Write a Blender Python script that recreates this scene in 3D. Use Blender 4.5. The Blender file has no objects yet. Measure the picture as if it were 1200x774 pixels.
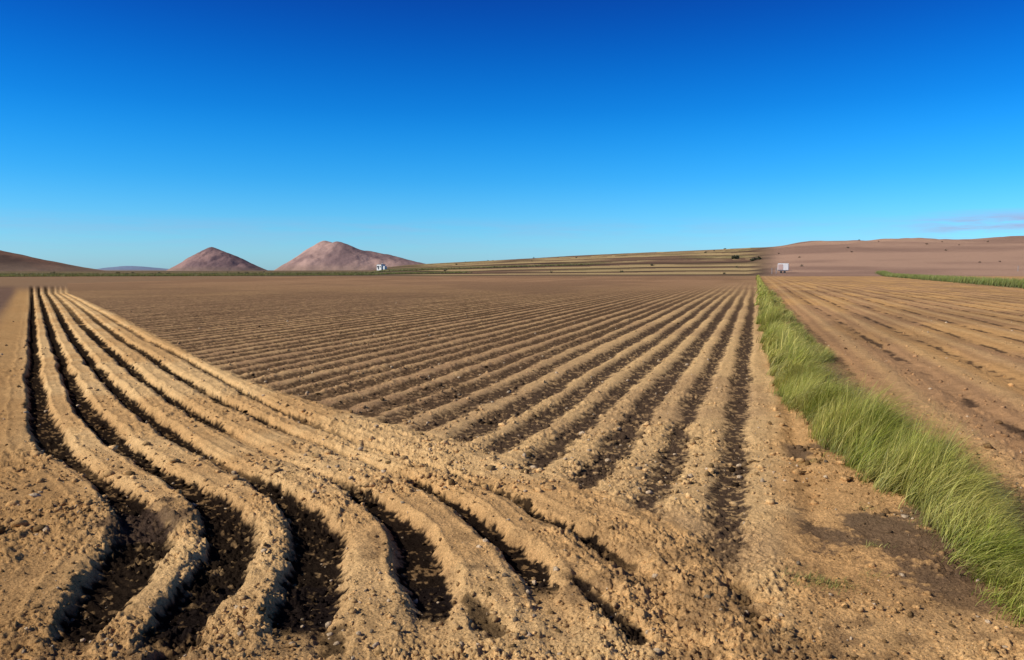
import bpy, math, numpy as np
from mathutils import Vector
rng=np.random.default_rng(7)
SUN_EL=math.radians(37); SUN_AZ=math.radians(-108)   # azimuth measured clockwise from +Y (left, slightly behind)
HORIZ_SLOPE=0.3055
# ---------------------------------------------------------------- noise
_T=[np.random.default_rng(100+i).random((256,256)).astype(np.float32) for i in range(8)]
def vn(x,y,k=0):
    T=_T[k%8]
    xi=np.floor(x); yi=np.floor(y); fx=(x-xi).astype(np.float32); fy=(y-yi).astype(np.float32)
    xi=xi.astype(np.int64)&255; yi=yi.astype(np.int64)&255; x1=(xi+1)&255; y1=(yi+1)&255
    fx=fx*fx*(3-2*fx); fy=fy*fy*(3-2*fy)
    return (T[xi,yi]*(1-fx)+T[x1,yi]*fx)*(1-fy)+(T[xi,y1]*(1-fx)+T[x1,y1]*fx)*fy
def fbm(x,y,k=0,o=4):
    r=0;a=.5;s=0
    for i in range(o):
        c,sn=math.cos(.6*i),math.sin(.6*i)
        r=r+a*vn((x*c-y*sn)*2**i+17.3*i,(x*sn+y*c)*2**i+5.1*i,k+i); s+=a; a*=.5
    return r/s
def ss(a,b,x):
    t=np.clip((x-a)/(b-a),0,1); return t*t*(3-2*t)
def mix(a,b,t):
    t=np.asarray(t)[...,None]; return a*(1-t)+np.asarray(b,dtype=np.float32)*t
# ---------------------------------------------------------------- furrow survey
YS=np.array([69.2,44.5,30.1,22.7,16.6,14.06,11.43,10.16,9.14,8.31,7.60,7.01,6.50,6.07,5.68,5.34,5.04,4.76,4.52,4.30,3.97])
GS=np.array([.0742,.0477,.03237,.02444,.0179,.01519,.01238,.01102,.00992,.00904,.00829,.00765,.00711,.00665,.00623,.00586,.00554,.00525,.00498,.00475,.00439])
FU=np.array([
[38,38,39,40,41,41,48,53,60,80,116,148,163,166,161,149,131,110,96,86,74],
[46,50,57,64,75,84,103,118,139,168,202,240,264,274,272,261,245,224,209,198,188],
[55,64,75,87,110,130,163,188,216,252,295,331,356,370,375,373,368,361,355,348,338],
[63,78,95,115,150,174,220,252,290,332,384,431,458,478,491,499,504,507,508,508,505],
[70,92,118,145,192,223,281,322,372,424,478,522,555,580,600,618,633,645,655,660,665],
[76,104,140,175,233,267,323,365,420,475,540,590,630,668,700,730,752,770,785,795,800],
[80,114,155,192,250,295,390,470,545,600,655,705,750,785,820,845,870,890,905,920,930]],dtype=float)-600
FX=FU*GS
ST=np.array([   # darkness of every furrow along its length
[.8,.9,1,1,1,1,1,1,1,.5,.5,1,1,1,1,1,1,1,1,.6,0],
[.6,.6,.7,.8,1,1,1,1,1,.7,.5,1,1,1,1,1,1,1,1,.5,0],
[.5,.5,.6,.7,.9,1,1,1,.7,.35,.5,1,1,1,1,1,1,1,.9,.2,0],
[.4,.4,.5,.6,.8,.9,.9,.8,.2,.05,.2,.9,1,1,1,1,1,1,.3,0,0],
[.3,.4,.5,.5,.6,.7,.7,.5,.3,.3,.5,.8,1,1,1,.9,.5,.1,0,0,0],
[.3,.3,.4,.4,.5,.5,.5,.4,.2,.3,.5,.5,.6,.6,.6,.4,.1,0,0,0,0]],dtype=float)
WD=np.array([
[.2,.2,.2,.19,.18,.19,.21,.24,.23,.11,.12,.21,.25,.27,.27,.27,.26,.25,.23,.2,.2],
[.2,.2,.2,.19,.17,.17,.20,.21,.19,.13,.13,.20,.25,.27,.27,.27,.26,.25,.23,.2,.2],
[.2,.2,.2,.18,.16,.15,.16,.17,.14,.09,.12,.18,.22,.24,.25,.25,.24,.22,.20,.16,.16],
[.2,.2,.18,.16,.14,.13,.13,.12,.09,.06,.08,.13,.17,.19,.20,.20,.19,.17,.15,.1,.1],
[.15,.15,.14,.13,.12,.12,.11,.1,.08,.07,.09,.11,.13,.15,.16,.15,.12,.1,.1,.1,.1],
[.15,.15,.14,.12,.11,.1,.1,.1,.08,.06,.07,.08,.09,.10,.10,.1,.1,.1,.1,.1,.1]],dtype=float)
LG=np.linspace(math.log(2.5),math.log(120),3000)
def smooth_curve(vals):
    v=np.interp(LG,np.log(YS[::-1]),vals[::-1])
    k=np.exp(-.5*(np.arange(-60,61)/18.)**2); k/=k.sum()
    return np.convolve(np.pad(v,60,mode='edge'),k,mode='valid')
FXR=[smooth_curve(FX[i]/YS) for i in range(7)]
STC=[smooth_curve(ST[i]) for i in range(6)]
WDC=[smooth_curve(WD[i]) for i in range(6)]
GY=np.array([2,4.3,5.04,5.68,6.5,7.6,9.14,11.43,16.6,30.1,110,300.]);
GSX=np.array([2.7,1.86,1.72,1.66,1.56,1.37,1.14,.88,.66,.51,.5,.5])
def grass_s(y): return np.interp(y,GY,GSX)
# skyline of the rising land beyond the field
CA=np.array([-2,-.4,-.18,-.13,0,.16,.295,.327,.354,.43,.64,1.2]); CE=np.array([0,0,1,6,13,20,25,27,30,34,36,37])/933.
def ground(x,y):
    x=np.asarray(x,dtype=np.float64); y=np.asarray(y,dtype=np.float64)
    r=np.hypot(x,y); n=x.shape
    yc=np.clip(y,2.6,119); ly=np.log(yc)
    cur=[np.interp(ly,LG,c)*yc for c in FXR]
    wob=(fbm(x*1.3,y*1.3,1,3)-.5)*.14*ss(80,20,r)+(vn(x*9,y*9,2)-.5)*.03
    xw=x+wob
    phi=np.where(xw<cur[0],(xw-cur[0])/np.maximum(cur[1]-cur[0],.05),0)
    for i in range(6):
        m=(xw>=cur[i])&(xw<cur[i+1]); phi=np.where(m,i+(xw-cur[i])/np.maximum(cur[i+1]-cur[i],.05),phi)
    phi=np.where(xw>=cur[6],6+(xw-cur[6])/.6,phi)
    near=ss(110,85,y)*ss(1.5,3,y)
    f1=fbm(x*2.2,y*2.2,3,4); f2=fbm(x*14,y*14,4,4); f3=vn(x*38+y*11,y*38-x*11,5); f4=vn(x*83-y*20,y*83+x*20,6); f5=vn(x*55+y*30,y*55-x*30,7)
    rough=.45+1.2*ss(.42,.62,fbm(x*1.1,y*1.1,6,3))
    clod=(np.clip(f2-.5,0,1)*.06*ss(40,8,r)+np.clip(f3-.55,0,1)*.030*ss(22,6,r)+np.clip(f5-.6,0,1)*.024*ss(16,6,r)+(f4-.5)*.009*ss(14,5,r))*rough
    z=(f1-.5)*.045*ss(200,30,r)+clod
    fx=(f2-.5); fy=(f3-.5)
    # -------- headland
    dark=np.zeros(n); trough=np.zeros(n)
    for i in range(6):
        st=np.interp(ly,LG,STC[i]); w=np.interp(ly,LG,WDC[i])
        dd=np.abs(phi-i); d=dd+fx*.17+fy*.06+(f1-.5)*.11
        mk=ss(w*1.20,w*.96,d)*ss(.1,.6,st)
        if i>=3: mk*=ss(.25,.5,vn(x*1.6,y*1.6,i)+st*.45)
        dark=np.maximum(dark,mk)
        trough=np.maximum(trough,ss(w*1.7,w*.75,dd+fx*.06)*(.25+.75*st))
    # tan crumbs that rolled into the ash
    dark=dark*(1-.45*ss(.66,.74,vn(x*21+3,y*21,1)*.6+vn(x*47,y*47,2)*.4)*ss(25,12,r))
    head=ss(6.2,5.9,phi)*near
    fadeend=ss(3.9,4.7,y)
    crown=np.cos((phi-.5)*2*np.pi)*.012*ss(-.8,-.3,phi)
    lip=np.exp(-((np.abs(phi-np.round(phi))-.32)/.05)**2)*.014
    zh=(-.082*trough*(.3+.7*fadeend)+(crown+lip)*(.3+.7*fadeend))
    # -------- main field rows
    s=x-HORIZ_SLOPE*y+ (fbm(x*.5,y*.15,5,2)-.5)*.16 + wob*.6
    p=(s+.22)/.66; pid=np.round(p); pf=np.abs(p-pid+.10*np.sin(pid*1.7)*ss(2,6,-pid))
    gs=grass_s(y); sg=x-HORIZ_SLOPE*y-gs
    fieldm=ss(5.85,6.2,phi+fx*.5)*ss(.30,.1,s)*ss(262,255,y)*(y>0)
    left=ss(-2.0,-6.5,s)
    res=ss(110,30,r)
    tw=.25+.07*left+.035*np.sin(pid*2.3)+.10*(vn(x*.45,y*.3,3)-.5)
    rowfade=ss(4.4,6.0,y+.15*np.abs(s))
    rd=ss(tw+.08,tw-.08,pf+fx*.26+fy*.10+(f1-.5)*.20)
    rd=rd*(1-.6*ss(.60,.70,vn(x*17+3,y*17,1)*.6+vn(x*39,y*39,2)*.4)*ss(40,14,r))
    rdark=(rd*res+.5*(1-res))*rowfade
    zr=-.042*ss(tw+.17,tw-.14,pf)*ss(160,60,r)*rowfade*(1-.3*left)
    zcrest=.014*np.exp(-((phi-5.7)/.35)**2)*near
    # -------- right side
    rightm=ss(.05,.45,sg)*(y>0)
    p2=(s-1.9)/1.42; p2i=np.round(p2); p2f=np.abs(p2-p2i)
    zright=(-.03*ss(.22,.05,p2f)+.02*ss(.3,.5,p2f))*ss(160,50,r)*ss(1.0,2.0,s)
    z=z+np.where(phi<5.98,zh*head*ss(-.9,-.6,phi),0)+zr*fieldm+zcrest+zright*rightm
    z=z-.03*np.exp(-((s-.52)/.11)**2)*ss(60,15,y)*ss(4,7,y)
    for (ax,ay,bx,by,w,sd) in ((.42,5.05,.66,4.25,.05,.9),(-.27,4.75,-.1,4.3,.06,.6),(-1.0,4.35,-.95,4.1,.06,.6),(1.45,5.0,1.36,4.3,.05,.4),(-1.75,4.25,-1.8,3.95,.05,.7)):
        dx,dy=bx-ax,by-ay; L2=dx*dx+dy*dy; t=np.clip(((x-ax)*dx+(y-ay)*dy)/L2,0,1)
        d=np.hypot(x-ax-t*dx,y-ay-t*dy)+fx*.13+(f1-.5)*.08
        m=ss(w*1.5,w*.4,d)*sd; dark=np.maximum(dark,np.where(y<5.3,m,0)); z=z-.04*ss(w*2.6,w*.2,d)
    # tractor tyre prints
    for (tx0,sl,y0,y1,dep) in ((-2.62,-.06,3.6,6.6,.013),(-3.9,-.28,3.6,14,.012),(3.55,.36,5.2,40,.012),(5.25,.36,6,60,.012)):
        u=x-(tx0+sl*(y-4)); tm=ss(.19,.15,np.abs(u)+fx*.05)*ss(y0,y0+.6,y)*ss(y1,y1-1,y)*ss(.35,.5,vn(x*1.3,y*1.3,2)+.25)
        lug=ss(-.2,.4,np.sin((y+np.abs(u)*.8)*2*np.pi/.11))
        z=z+tm*dep*(lug*ss(30,10,r)-1.0)
    # -------- rising land
    a=x/np.maximum(y,1); hc=np.interp(a,CA,CE)
    crest=hc*620+2*np.clip(hc*300,0,1)
    prof=ss(255,620,y)*.75+.25*np.clip((y-255)/365,0,1)
    tl=y+(fbm(x/70,y/70,1,2)-.5)*80+.16*x
    q=np.clip((tl-262)/358,0,1)*8.
    stair=(np.floor(q)+ss(.7,1,q-np.floor(q)))/8.
    midm=ss(-.17,-.08,a)*ss(.32,.29,a)
    zt=np.where(y>255,crest*(prof*(1-midm*.6)+stair*midm*.6*np.clip(prof*1.2,0,1)**.3),0)*(y>0)
    zt=zt+(fbm(x/45,y/45,2,4)-.5)*9*ss(400,620,y)*ss(.3,.4,a)
    z=z+zt
    # ================= colour (albedo)
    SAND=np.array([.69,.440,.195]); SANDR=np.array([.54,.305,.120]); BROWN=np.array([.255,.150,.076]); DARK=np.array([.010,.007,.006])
    DKB=np.array([.078,.050,.035]); RED=np.array([.44,.250,.118])
    o1=np.ones(n+(3,))
    v1=fbm(x*.6,y*.6,6,4); v2=fbm(x*5,y*5,7,3)
    col=o1*SAND
    col=mix(col,SANDR,ss(.38,.62,v1)*.7)
    col=mix(col,SANDR*.80,ss(.3,-.9,phi)*near*.85)
    col=mix(col,SANDR*.68,ss(5.4,4.1,y+.8*(v1-.5))*ss(1.0,-1.5,x)*.6)
    col=mix(col,BROWN*.9,trough*head*.35*(phi<6))
    col=mix(col,BROWN*.6,ss(.54,.66,v1*.5+v2*.5)*.6*ss(7.5,4.5,y)*near)
    bl=ss(60,100,y)*(phi<6.1); col=mix(col,np.array([.20,.125,.08]),bl*.85)
    # field
    fc=mix(o1*(SAND*.95),BROWN*1.55,left*(.45+.4*ss(.35,.65,v2)))
    fc=mix(fc,BROWN*1.4,ss(.5,.65,fbm(x*.35,y*.35,2,3))*.4)
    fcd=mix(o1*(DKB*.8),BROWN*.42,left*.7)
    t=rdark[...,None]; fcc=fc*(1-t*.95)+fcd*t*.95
    far=ss(30,140,y)[...,None]; fcc=fcc*(1-far*.6)+(np.array([.35,.200,.112])*(.75+.5*fbm(s*.25,y*.02,2,3)[...,None]))*far*.6
    big=ss(.42,.6,fbm(x/14,y/30,3,3))*ss(12,50,y); fcc=mix(fcc,np.array([.17,.100,.062]),big*.35)
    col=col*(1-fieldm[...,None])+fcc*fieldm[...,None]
    # strip between rows and grass
    bm=ss(.25,.45,s)*ss(.5,.2,sg)*(y>0)
    drift=ss(.38,.47,fbm(x*1.1+3,y*.8,0,4)+.10*ss(7,11,y)-.08*ss(.8,.1,np.abs(sg+.15))*ss(9,6.5,y)+fx*.22+fy*.08)
    bc=mix(o1*(DKB*1.1),SANDR*1.0,drift)
    k=(bm*ss(120,60,y)*ss(4.4,5.2,y+.5*(f1-.5)+.3*vn(x*2,y*2,1)))[...,None]; col=col*(1-k*.8)+bc*k*.8
    # right field
    rc=mix(o1*RED,SANDR,ss(.4,.62,fbm(s*.9,y*.12,3,4)))
    rc=mix(rc,BROWN*.95,ss(.48,.65,fbm(x*.25,y*.12,1,3))*.5)
    rc=mix(rc,SAND,ss(.25,.48,p2f)*ss(1.6,2.4,s)*.35)
    rc=mix(rc,DKB*.8,ss(.10,.03,p2f+fx*.12)*ss(.42,.55,vn(s*2,y*1.5,2)*.6+vn(x*7,y*4,4)*.4)*.85*ss(200,60,r)*ss(1.6,2.2,s))
    rc=mix(rc,DKB*1.0,ss(1.3,.5,sg)*.65)
    rm=(rightm*ss(300,250,y))[...,None]; col=col*(1-rm)+rc*rm
    # left track
    tr=(ss(-1.6,-3.2,phi)*near*ss(9,14,y))[...,None]
    col=col*(1-tr)+np.array([.18,.11,.075])*(.8+.4*v1[...,None])*tr
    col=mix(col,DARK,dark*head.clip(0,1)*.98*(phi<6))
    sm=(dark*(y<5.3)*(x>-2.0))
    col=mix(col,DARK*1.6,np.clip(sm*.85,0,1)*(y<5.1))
    d=np.hypot((x+2.95)/.35,(y-6.3)/.45)+(v2-.5)*2.2; col=mix(col,DKB,ss(1.,.4,d)*.8)
    # far land
    fm=ss(250,262,y)
    st=fbm(x/300,y/14,1,3); g=ss(.5,.6,st)
    fl=mix(o1*np.array([.23,.15,.09]),np.array([.10,.125,.045]),g*ss(.25,.0,a)*.9)
    fl=mix(fl,np.array([.11,.075,.055]),ss(.52,.6,fbm(x/260+9,y/18,4,3))*.8)
    qq=q-np.floor(q); rise=ss(.66,.76,qq+.12*vn(x/12,y/12,3))*ss(.25,.45,fbm(x/45,tl/25,6,2))
    tcol=mix(o1*np.array([.18,.11,.07]),np.array([.055,.038,.030]),ss(.2,.4,qq)*ss(.7,.55,qq))
    tcol=mix(tcol,np.array([.43,.31,.145]),rise*.85)
    tcol=mix(tcol,np.array([.12,.11,.045]),ss(.57,.68,fbm(x/40,tl/10,5,3))*.6)
    mm=(midm*ss(262,275,y))[...,None]; fl=fl*(1-mm)+tcol*mm
    hr=(ss(.31,.34,a))[...,None]; hcx=mix(o1*np.array([.42,.262,.175]),np.array([.26,.16,.115]),ss(.35,.65,fbm(x/75,y/45,6,4))*.8)
    fl=fl*(1-hr)+hcx*hr
    hz=ss(800,5000,r)[...,None]*.6; fl=fl*(1-hz)+np.array([.30,.27,.28])*hz  # aerial haze painted into the colour, growing with distance
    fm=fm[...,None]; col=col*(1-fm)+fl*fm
    col=np.where((y<=0)[...,None],SANDR,col)
    return z,col.astype(np.float32),np.clip(dark,0,1)
# ---------------------------------------------------------------- mesh helper
def make_mesh(name,verts,faces,col=None,smooth=False,mat=None):
    verts=np.asarray(verts,dtype=np.float32); faces=np.asarray(faces,dtype=np.int32); k=faces.shape[1]
    me=bpy.data.meshes.new(name); me.vertices.add(len(verts)); me.vertices.foreach_set('co',verts.ravel())
    me.loops.add(faces.size); me.loops.foreach_set('vertex_index',faces.ravel())
    me.polygons.add(len(faces)); me.polygons.foreach_set('loop_start',np.arange(0,faces.size,k,dtype=np.int32))
    try: me.polygons.foreach_set('loop_total',np.full(len(faces),k,dtype=np.int32))
    except Exception: pass
    if smooth: me.polygons.foreach_set('use_smooth',np.ones(len(faces),dtype=bool))
    me.update(calc_edges=True)
    if col is not None:
        a=me.attributes.new('Col','FLOAT_COLOR','POINT'); c=np.ones((len(verts),4),dtype=np.float32); c[:,:3]=col; a.data.foreach_set('color',c.ravel())
    ob=bpy.data.objects.new(name,me); bpy.context.scene.collection.objects.link(ob)
    if mat: me.materials.append(mat)
    return ob
# ---------------------------------------------------------------- materials
def newmat(name):
    m=bpy.data.materials.new(name); m.use_nodes=True; nt=m.node_tree; b=nt.nodes['Principled BSDF']; return m,nt,b
def soil_mat(name,scale=1.0,bump=.35,rough=.95,var=.35,grit=True):
    m,nt,b=newmat(name); N=nt.nodes.new; L=nt.links.new
    at=N('ShaderNodeAttribute'); at.attribute_name='Col'
    geo=N('ShaderNodeNewGeometry')
    def noise(sc,det,ro,lo,hi,a,b_):
        q=N('ShaderNodeTexNoise'); q.inputs['Scale'].default_value=sc*scale; q.inputs['Detail'].default_value=det; q.inputs['Roughness'].default_value=ro; L(geo.outputs['Position'],q.inputs['Vector'])
        m_=N('ShaderNodeMapRange'); m_.inputs[1].default_value=lo; m_.inputs[2].default_value=hi; m_.inputs[3].default_value=a; m_.inputs[4].default_value=b_; L(q.outputs['Fac'],m_.inputs[0]); return q,m_.outputs[0]
    def mul(a,b_):
        q=N('ShaderNodeMath'); q.operation='MULTIPLY'; L(a,q.inputs[0]); L(b_,q.inputs[1]); return q.outputs[0]
    n1,r1=noise(55,5,.7,.3,.7,1-var,1+var)
    n2,r2=noise(4,6,.65,.3,.7,1-var*.5,1+var*.5)
    f=mul(r1,r2)
    if grit:
        n3,r3=noise(95,3,.6,.36,.43,.45,1.0); f=mul(f,r3)       # dark crumbs
        n4,r4=noise(120,2,.5,.62,.68,1.0,1.45); f=mul(f,r4)     # pale grit
    vm=N('ShaderNodeVectorMath'); vm.operation='SCALE'; L(at.outputs['Color'],vm.inputs[0]); L(f,vm.inputs['Scale'])
    L(vm.outputs[0],b.inputs['Base Color']); b.inputs['Roughness'].default_value=rough; b.inputs['Specular IOR Level'].default_value=.0
    bp=N('ShaderNodeBump'); bp.inputs['Strength'].default_value=bump; bp.inputs['Distance'].default_value=.02/scale
    L(n1.outputs['Fac'],bp.inputs['Height']); L(bp.outputs[0],b.inputs['Normal'])
    return m
soil=soil_mat('ploughed_soil',1,.9)
# ---------------------------------------------------------------- ground sheet
az=np.radians(np.concatenate([np.linspace(-180,-60,60,endpoint=False),np.linspace(-60,-40,60,endpoint=False),np.linspace(-40,40,1130,endpoint=False),np.linspace(40,60,60,endpoint=False),np.linspace(60,180,60,endpoint=False)]))
rr=[.01,.4,.8,1.2,1.6,2.0,2.4]
r=2.6
while r<9000:
    rr.append(r); r+= max(.010,min(r*r/1500*.65,.22 if r<95 else .22+(r-95)*.012)) if r>3.3 else .05
rr=np.array(rr); NR,NA=len(rr),len(az)
R,A=np.meshgrid(rr,az,indexing='ij'); X=(R*np.sin(A)).ravel(); Y=(R*np.cos(A)).ravel()
Z=np.empty(len(X)); C=np.empty((len(X),3),dtype=np.float32); DK=np.empty(len(X))
CH=300000
for i in range(0,len(X),CH):
    Z[i:i+CH],C[i:i+CH],DK[i:i+CH]=ground(X[i:i+CH],Y[i:i+CH])
i=np.arange(NR-1)[:,None]; j=np.arange(NA)[None,:]; j2=(j+1)%NA
F=np.stack([i*NA+j+0*j2,(i)*NA+j2,(i+1)*NA+j2,(i+1)*NA+j],-1).reshape(-1,4)[:, ::-1]
make_mesh('ground',np.stack([X,Y,Z],1),F,C,True,soil)
# ---------------------------------------------------------------- clods
import bmesh
def ico(sub):
    bm=bmesh.new(); bmesh.ops.create_icosphere(bm,subdivisions=sub,radius=1)
    v=np.array([q.co[:] for q in bm.verts]); f=np.array([[w.index for w in q.verts] for q in bm.faces]); bm.free(); return v,f
def clods(name,N,rmin,rmax,sub,smin,smax,seed):
    g=np.random.default_rng(seed); bv,bf=ico(sub)
    u=g.random(N); r=1/(1/rmin-(1/rmin-1/rmax)*u); a=np.radians(g.uniform(-42,42,N)); x=r*np.sin(a); y=r*np.cos(a)
    keep=vn(x*1.7,y*1.7,3)*vn(x*.5,y*.5,2)*2.2+.08>g.random(N); x=x[keep];y=y[keep];N=len(x)
    z,c,_=ground(x,y)
    sz=smin*(smax/smin)**(g.random(N)**4)
    V=bv[None]*(1+.28*g.standard_normal((N,len(bv),1)).clip(-1.5,1.5))
    V=V*sz[:,None,None]*g.uniform(.6,1.2,(N,1,3))*np.array([1,1,.75])
    th=g.random(N)*6.28; cs,sn=np.cos(th)[:,None],np.sin(th)[:,None]
    V=np.stack([V[...,0]*cs-V[...,1]*sn,V[...,0]*sn+V[...,1]*cs,V[...,2]],-1)+np.stack([x,y,z+sz*.2],1)[:,None]
    Fc=(bf[None]+np.arange(N)[:,None,None]*len(bv)).reshape(-1,3)
    base=c*g.uniform(.7,1.25,(N,1)); light=g.random(N)<.09; base[light]=np.array([.62,.46,.29])*g.uniform(.7,1,(light.sum(),1))
    dk=g.random(N)<.15; base[dk]*=.4
    cc=np.repeat(base,len(bv),0)
    return make_mesh(name,V.reshape(-1,3),Fc,cc,False,soil)
a1=clods('soil_clods',26000,3.6,10,1,.003,.026,1)
a2=clods('soil_clods_b',22000,7,50,1,.008,.05,2)
bpy.ops.object.select_all(action='DESELECT'); a1.select_set(True); a2.select_set(True); bpy.context.view_layer.objects.active=a1; bpy.ops.object.join()
# ---------------------------------------------------------------- grass
gm,nt,b=newmat('grass_blades'); at=nt.nodes.new('ShaderNodeAttribute'); at.attribute_name='Col'
nt.links.new(at.outputs['Color'],b.inputs['Base Color']); b.inputs['Roughness'].default_value=.5; b.inputs['Specular IOR Level'].default_value=.35
tr=nt.nodes.new('ShaderNodeBsdfTranslucent'); nt.links.new(at.outputs['Color'],tr.inputs['Color']); mx=nt.nodes.new('ShaderNodeMixShader'); mx.inputs[0].default_value=.35
out=nt.nodes['Material Output']; nt.links.new(b.outputs[0],mx.inputs[1]); nt.links.new(tr.outputs[0],mx.inputs[2]); nt.links.new(mx.outputs[0],out.inputs[0])
def blades(x,y,hgt,wid,lean,seed,colA=(.26,.32,.035),colB=(.74,.64,.20),tone=None):
    g=np.random.default_rng(seed); N=len(x); z,_,_=ground(x,y)
    S=6; t=np.linspace(0,1,S)[None,:]
    th=lean[0]+.5*g.standard_normal(N)+2.2*(vn(x*1.4,y*1.4,1)-.5); amt=np.clip(lean[1]+.25*g.standard_normal(N)+.9*(vn(x*1.9+5,y*1.9,2)-.5),.05,1.45)
    up=t-.50*amt[:,None]*t**2.4; out_=amt[:,None]*(t**1.7)*.85
    px=x[:,None]+out_*hgt[:,None]*np.cos(th)[:,None]; py=y[:,None]+out_*hgt[:,None]*np.sin(th)[:,None]; pz=z[:,None]-.02+up*hgt[:,None]
    w=wid[:,None]*(1-t**1.5*.9)*.5; fa=g.random(N)*3.14; wx=np.cos(fa)[:,None]*w; wy=np.sin(fa)[:,None]*w
    Lf=np.stack([px-wx,py-wy,pz],-1); Rt=np.stack([px+wx,py+wy,pz],-1)
    V=np.stack([Lf,Rt],2).reshape(N,-1,3)
    f=np.array([[2*k,2*k+1,2*k+3,2*k+2] for k in range(S-1)]); Fc=(f[None]+np.arange(N)[:,None,None]*2*S).reshape(-1,4)
    m=np.clip(g.random(N)**2*.9+.6*vn(x*1.5,y*1.5,4)-.2,0,1)[:,None]; base=np.array(colA)*(1-m)+np.array(colB)*m; base=base*g.uniform(.5,1.35,(N,1))
    if tone is not None: base=base*tone[:,None]
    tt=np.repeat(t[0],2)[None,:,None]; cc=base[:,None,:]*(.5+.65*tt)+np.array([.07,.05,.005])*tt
    return V.reshape(-1,3),Fc,cc.reshape(-1,3)
parts=[]
def strip(n,y0,y1,half,hmin,hmax,wid,off=0,seed=0,lean=(-.35,.82),log=False,**k):
    g=np.random.default_rng(seed); y=y0*(y1/y0)**g.random(n) if log else g.uniform(y0,y1,n)
    nc=max(int(n/110),10); ci=g.integers(0,nc,n); cy=y0*(y1/y0)**g.random(nc) if log else g.uniform(y0,y1,nc); cc=g.normal(0,half*.6,nc).clip(-half*1.3,half*1.3)
    tuft=g.random(n)<.82
    y=np.where(tuft,cy[ci]+g.normal(0,.05+.004*cy[ci],n),y); c=np.where(tuft,cc[ci]+g.normal(0,.05,n),g.normal(0,half*.5,n))
    x=HORIZ_SLOPE*y+grass_s(y)+off+c+(fbm(y*.6,y*0,2,2)-.5)*.22
    dens=vn(x*1.8,y*1.3,6)+.4>g.random(n)*.9; x=x[dens];y=y[dens];c=c[dens];m=len(x); ch=g.uniform(.65,1.25,nc)[ci[dens]]; tn=g.uniform(.7,1.2,nc)[ci[dens]]
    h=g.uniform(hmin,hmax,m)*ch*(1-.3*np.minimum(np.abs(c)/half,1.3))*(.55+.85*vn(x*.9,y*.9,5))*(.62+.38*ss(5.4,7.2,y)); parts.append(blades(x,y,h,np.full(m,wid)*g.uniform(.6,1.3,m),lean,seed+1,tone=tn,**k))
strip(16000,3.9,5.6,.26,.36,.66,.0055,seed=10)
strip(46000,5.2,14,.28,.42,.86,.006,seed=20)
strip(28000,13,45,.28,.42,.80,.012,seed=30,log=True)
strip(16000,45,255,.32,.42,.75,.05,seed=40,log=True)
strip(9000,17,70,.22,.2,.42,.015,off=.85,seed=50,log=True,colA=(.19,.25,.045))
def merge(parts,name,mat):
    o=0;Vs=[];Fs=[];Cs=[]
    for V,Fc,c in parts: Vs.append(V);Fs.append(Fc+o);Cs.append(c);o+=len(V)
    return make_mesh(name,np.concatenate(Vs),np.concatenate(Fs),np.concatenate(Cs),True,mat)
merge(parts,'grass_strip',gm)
def croprow(name,x0,y0,x1,y1,n,hmin,hmax,w,seed,jit=.6,ca=(.15,.21,.05),cb=(.32,.33,.11)):
    g=np.random.default_rng(seed); t=g.random(n)**1.2; x=x0+(x1-x0)*t+g.normal(0,jit,n); y=y0+(y1-y0)*t+g.normal(0,jit,n)
    dens=vn(x*.5,y*.5,1)+.35>g.random(n)*.9; x=x[dens];y=y[dens]; n=len(x)
    merge([blades(x,y,g.uniform(hmin,hmax,n),np.full(n,w),(-.3,.4),seed,colA=ca,colB=cb)],name,gm)
croprow('crop_row',46,56,134,290,30000,.7,1.25,.06,5,.9,(.18,.25,.05))
croprow('crop_row',-185,225,-20,330,16000,.5,1.0,.12,6,2.2,(.14,.18,.045),(.32,.30,.1))
croprow('crop_row',-260,330,40,420,12000,.6,1.2,.16,8,3,(.13,.15,.045),(.34,.28,.11))
parts=[]
for k,(wx,wy,rad,num) in enumerate([(1.92,5.0,.10,260),(2.05,4.95,.08,160),(3.1,8.2,.07,80),(2.9,6.55,.06,60),(2.6,5.6,.05,50),(2.35,5.1,.05,50)]):
    g=np.random.default_rng(60+k); x=wx+g.normal(0,rad,num); y=wy+g.normal(0,rad*.7,num)
    parts.append(blades(x,y,g.uniform(.03,.09,num),np.full(num,.005),(-.3,.8),70+k,colA=(.13,.17,.05)))
merge(parts,'weed_tufts',gm)
# ---------------------------------------------------------------- shrubs (distant mass)
parts=[]; g=np.random.default_rng(77)
def shrub(cx,cy,rad,h,n,col):
    z0=float(ground(np.array([cx]),np.array([cy]))[0][0])
    d=g.standard_normal((n,3)); d/=np.linalg.norm(d,axis=1)[:,None]; d*=g.random((n,1))**.4*(1+.35*np.sin(d[:,:1]*7+cx))
    P=np.array([cx,cy,z0+h*.45])+d*np.array([rad,rad,h*.55]); e=rad*.28
    q=g.standard_normal((n,3,3))*e; V=P[:,None]+q; Fc=np.arange(n*3).reshape(-1,3)
    c=np.array(col)*g.uniform(.6,1.3,(n,1)); return V.reshape(-1,3),Fc,np.repeat(c,3,0)
for k in range(5): parts.append(shrub(.30*420+g.normal(0,4),420+g.normal(0,12),g.uniform(.9,1.6),g.uniform(1.1,2.0),160,(.09,.09,.04)))
for k in range(35):
    a=g.uniform(.33,1.0); yy=g.uniform(330,600); parts.append(shrub(a*yy,yy,g.uniform(.4,.9),g.uniform(.4,.9),40,(.16,.115,.07)))
for k in range(40):
    a=g.uniform(-.75,.3); yy=g.uniform(270,700)
    if abs(a+.164)<.02: continue
    parts.append(shrub(a*yy,yy,g.uniform(.5,1.1),g.uniform(.5,1.1),40,(.10,.09,.045)))
merge(parts,'shrubs',gm)
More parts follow.
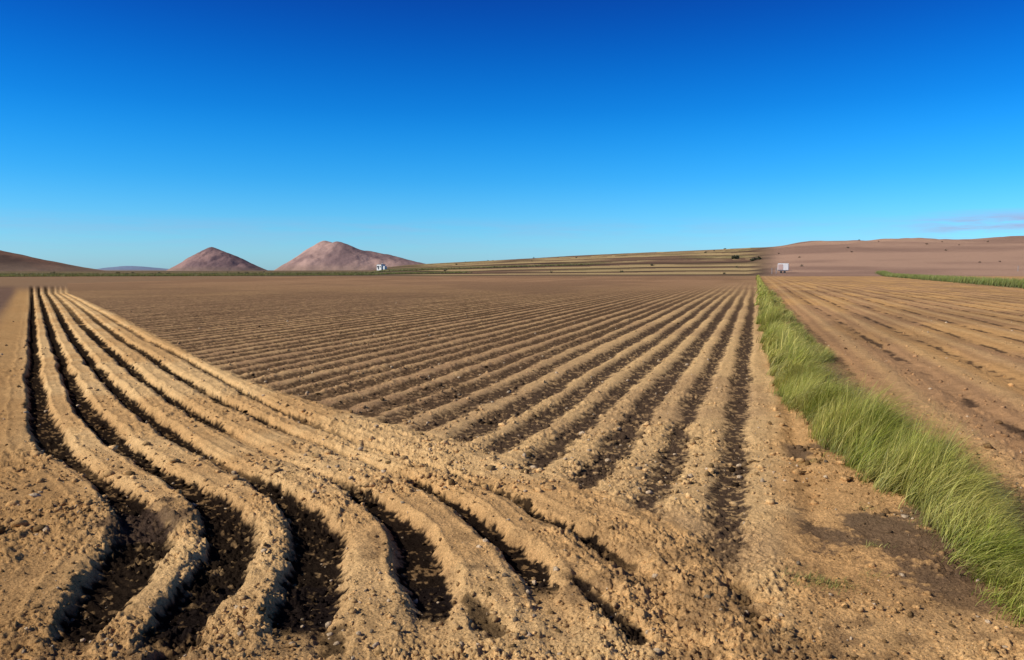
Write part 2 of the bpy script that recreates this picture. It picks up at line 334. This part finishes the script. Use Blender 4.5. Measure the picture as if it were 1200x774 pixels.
# ---------------------------------------------------------------- hills (distance haze is tinted into the far hills' colours)
hm=soil_mat('volcanic_slope',.004,.3,.95,.15,False)
def hill(name,cx,cy,cones,colA,colB,seed,ext):
    n=240; xs=np.linspace(-ext[0],ext[1],n); ys=np.linspace(-ext[2],ext[2],n); yy,xx=np.meshgrid(ys,xs,indexing='ij')
    L=ext[0]+ext[1]; Hs=[]
    w=(fbm(xx/L*6+seed,yy/L*6,seed,4)-.5); w2=(fbm(xx/L*16+seed,yy/L*10,seed+3,4)-.5)
    for (px,py,h,rl,rr_,ry,pw,fl) in cones:
        dx=(xx-px+w*L*.04); dy=(yy-py+w2*L*.03); d=np.sqrt((dx/np.where(dx<0,rl,rr_))**2+(dy/ry)**2)
        pr=1-np.sqrt(d*d+fl*fl)+fl; pr=np.maximum(pr,-.15); Hs.append(h*np.sign(pr)*np.abs(pr)**pw)
    H=np.array(Hs); k=cones[0][2]*.03; z=k*np.log(np.exp(H/k).sum(0)); z=z+w2*cones[0][2]*.07*ss(0,.4*cones[0][2],z)-4
    V=np.stack([cx+xx,cy+yy,z],-1).reshape(-1,3)
    i=np.arange(n-1)[:,None]; j=np.arange(n-1)[None,:]
    Fc=np.stack([i*n+j,i*n+j+1,(i+1)*n+j+1,(i+1)*n+j],-1).reshape(-1,4)
    m=ss(.35,.62,fbm(xx/L*7+3,yy/L*5,seed+2,4)+.18*np.clip(xx/L,-.5,.5)).reshape(-1,1); c=np.array(colA)*(1-m)+np.array(colB)*m  # lit left, shaded right flank painted in: darker colour weighted to the right
    low=ss(.25*cones[0][2],0,z).reshape(-1,1)*.5; c=c*(1-low)+np.array([.27,.19,.13])*low
    return make_mesh(name,V,Fc,c,True,hm)
hill('volcanic_hill',-938,2500,[(0,0,78,125,165,170,1.0,.05),(35,-20,62,120,130,150,1.0,.10)],(.32,.20,.175),(.20,.13,.125),1,(200,230,230))
hill('volcanic_hill.001',-700,3000,[(0,0,118,175,260,300,1.0,.04),(50,-30,112,170,280,250,1.05,.06),(150,30,80,200,290,250,1.0,.10),(260,0,46,200,200,200,1.0,.12)],(.43,.28,.23),(.25,.165,.15),3,(250,500,360))
hill('volcanic_hill.002',-1160,1500,[(0,0,90,320,400,300,1.25,.03)],(.24,.13,.085),(.10,.065,.05),4,(380,440,330))
hill('volcanic_hill.003',-3300,6900,[(0,0,42,330,420,300,1.0,.2)],(.22,.27,.36),(.19,.24,.33),5,(400,500,330))  # blue of distance haze painted as the hill's colour
# ---------------------------------------------------------------- buildings / trailer
def pm(name,c,r=.7,sc=3.):
    m,nt,b=newmat(name); n=nt.nodes.new('ShaderNodeTexNoise'); n.inputs['Scale'].default_value=sc; n.inputs['Detail'].default_value=6
    cr=nt.nodes.new('ShaderNodeValToRGB'); cr.color_ramp.elements[0].color=(*[v*.75 for v in c],1); cr.color_ramp.elements[1].color=(*[min(v*1.15,.9) for v in c],1)
    tc=nt.nodes.new('ShaderNodeTexCoord'); nt.links.new(tc.outputs['Object'],n.inputs['Vector']); nt.links.new(n.outputs['Fac'],cr.inputs[0]); nt.links.new(cr.outputs[0],b.inputs['Base Color']); b.inputs['Roughness'].default_value=r; return m
white=pm('whitewash',(.75,.73,.70)); dkm=pm('dark_glass',(.04,.045,.05),.3); roofm=pm('roof_tile',(.35,.2,.14)); rub=pm('rubber',(.03,.03,.03)); steel=pm('steel',(.3,.3,.3),.5); rust=pm('weathered_panel',(.55,.38,.32))
def box(name,par,loc,size,mat,bev=.02):
    bm=bmesh.new(); bmesh.ops.create_cube(bm,size=1)
    for v in bm.verts: v.co=Vector((v.co.x*size[0],v.co.y*size[1],v.co.z*size[2]))
    if bev: bmesh.ops.bevel(bm,geom=bm.edges[:],offset=bev,segments=2,affect='EDGES')
    me=bpy.data.meshes.new(name); bm.to_mesh(me); bm.free(); me.materials.append(mat); o=bpy.data.objects.new(name,me); bpy.context.scene.collection.objects.link(o); o.parent=par; o.location=loc; return o
def cyl(name,par,loc,rad,dep,mat,rot=(0,0,0)):
    bm=bmesh.new(); bmesh.ops.create_cone(bm,cap_ends=True,segments=24,radius1=rad,radius2=rad,depth=dep); me=bpy.data.meshes.new(name); bm.to_mesh(me); bm.free(); me.materials.append(mat)
    o=bpy.data.objects.new(name,me); bpy.context.scene.collection.objects.link(o); o.parent=par; o.location=loc; o.rotation_euler=rot; return o
def empty(name,x,y,dz=0,rz=0):
    e=bpy.data.objects.new(name,None); bpy.context.scene.collection.objects.link(e); e.location=(x,y,float(ground(np.array([x]),np.array([y]))[0][0])+dz); e.rotation_euler=(0,0,rz); return e
def house(x,y,w,d,h,rz):
    e=empty('white_house',x,y,0.3,rz)
    box('walls',e,(0,0,h/2-.3),(w,d,h+.6),white)
    box('roof_slab',e,(0,0,h+.12),(w+.3,d+.3,.22),roofm)
    box('door',e,(-w*.1,-d/2-.03,1.05),(.9,.08,2.1),dkm)
    for k in (-.33,.28): box('window',e,(w*k,-d/2-.03,1.6),(.7,.08,.9),dkm)
    box('annex',e,(w/2+.85,.3,.9),(1.68,d*.6,2.2),white)
    box('chimney',e,(w*.3,0,h+.5),(.4,.4,.5),white)
house(-.164*470,470,3.6,3.4,2.9,-.6)
tx,ty=.3395*290,290
e=empty('farm_trailer',tx,ty,0.3,-.35)
box('body',e,(0,0,1.95),(3.8,2.1,2.5),white,.12); box('end_panel',e,(-.9,-1.08,1.9),(1.7,.06,2.0),rust); box('roof_rail',e,(0,0,3.24),(3.5,1.8,.08),steel)
box('chassis',e,(0,0,.6),(3.7,1.6,.16),steel); box('drawbar',e,(2.5,0,.55),(1.3,.12,.12),steel)
for sx in (-.7,.5):
    for sy in (-.95,.95): cyl('wheel',e,(sx,sy,.4-.3),.4,.24,rub,(math.pi/2,0,0))
for k,(px,py) in enumerate([(.3255*285,285),(.332*285,286),(.6395*285,284),(.6335*300,300)]):
    e=empty('fence_post',px,py); cyl('post',e,(0,0,.9),.09,2.2,steel); box('cap',e,(0,0,2.03),(.22,.22,.06),steel,.01)
# ---------------------------------------------------------------- camera, light, world
sc=bpy.context.scene
cam=bpy.data.cameras.new('camera'); cam.lens=28; cam.sensor_width=36; cam.clip_end=30000; cam.clip_start=.05
co=bpy.data.objects.new('camera',cam); sc.collection.objects.link(co); co.location=(0,0,2.0); co.rotation_euler=(math.radians(90-4.3),0,0); sc.camera=co
sd=Vector((math.sin(SUN_AZ)*math.cos(SUN_EL),math.cos(SUN_AZ)*math.cos(SUN_EL),math.sin(SUN_EL)))
sl=bpy.data.lights.new('sun','SUN'); sl.energy=5; sl.angle=math.radians(.5); sl.color=(1,.94,.84)
so=bpy.data.objects.new('sun',sl); sc.collection.objects.link(so); so.rotation_euler=sd.to_track_quat('Z','Y').to_euler()
w=bpy.data.worlds.new('World'); sc.world=w; w.use_nodes=True; nt=w.node_tree; N=nt.nodes.new; L=nt.links.new
bg=nt.nodes['Background']; sk=N('ShaderNodeTexSky'); sk.sky_type='NISHITA'; sk.sun_disc=False; sk.sun_elevation=SUN_EL; sk.sun_rotation=SUN_AZ; sk.ozone_density=3; sk.dust_density=.3; sk.air_density=1
tc=N('ShaderNodeTexCoord'); sx=N('ShaderNodeSeparateXYZ'); L(tc.outputs['Generated'],sx.inputs[0])
cr=N('ShaderNodeValToRGB'); cr.color_ramp.interpolation='B_SPLINE'; el=cr.color_ramp.elements
stops=[(0,(.64,1.14,1.8)),(.05,(.40,1.06,1.68)),(.11,(.12,.90,1.58)),(.19,(.015,.70,1.52)),(.314,(.012,.22,1.0)),(.45,(.05,.16,.58)),(.8,(.25,.33,.55))]
el[0].position=0; el[1].position=1
for p_,c_ in stops:
    e_=el[0] if p_==0 else (el[-1] if p_==.8 else el.new(p_)); e_.position=p_; e_.color=(*[v/2 for v in c_],1)
L(sx.outputs['Z'],cr.inputs[0])
m1=N('ShaderNodeVectorMath'); m1.operation='MULTIPLY'; L(sk.outputs[0],m1.inputs[0]); L(cr.outputs[0],m1.inputs[1])
m2=N('ShaderNodeVectorMath'); m2.operation='SCALE'; m2.inputs['Scale'].default_value=2; L(m1.outputs[0],m2.inputs[0])
mp=N('ShaderNodeMapping'); mp.inputs['Scale'].default_value=(7,7,75); L(tc.outputs['Generated'],mp.inputs[0])
cn=N('ShaderNodeTexNoise'); cn.inputs['Scale'].default_value=1.3; cn.inputs['Detail'].default_value=6; cn.inputs['Roughness'].default_value=.6; L(mp.outputs[0],cn.inputs['Vector'])
def ramp(src,stops):
    r_=N('ShaderNodeValToRGB'); e=r_.color_ramp.elements; e[0].position,e[1].position=stops[0][0],stops[-1][0]
    for p_,v_ in stops[1:-1]: e.new(p_)
    for q_,(p_,v_) in zip(r_.color_ramp.elements,stops): q_.color=(v_,v_,v_,1)
    L(src,r_.inputs[0]); return r_.outputs[0]
c0=ramp(cn.outputs['Fac'],[(.40,0),(.60,1)])
cz=ramp(sx.outputs['Z'],[(.02,.3),(.042,.6),(.052,.9),(.066,0)])
cx=ramp(sx.outputs['X'],[(.0,.2),(.40,.15),(.44,.25),(.49,1)])
def mul(a,b):
    m=N('ShaderNodeMath'); m.operation='MULTIPLY'; L(a,m.inputs[0]); L(b,m.inputs[1]) ; return m.outputs[0]
cm=mul(mul(c0,cz),cx)
mxc=N('ShaderNodeMix'); mxc.data_type='RGBA'; L(cm,mxc.inputs[0]); L(m2.outputs[0],mxc.inputs[6]); mxc.inputs[7].default_value=(4.0,4.2,6.6,1)
L(mxc.outputs[2],bg.inputs[0]); bg.inputs[1].default_value=.1
sc.view_settings.view_transform='Standard'; sc.view_settings.look='None'; sc.view_settings.exposure=0
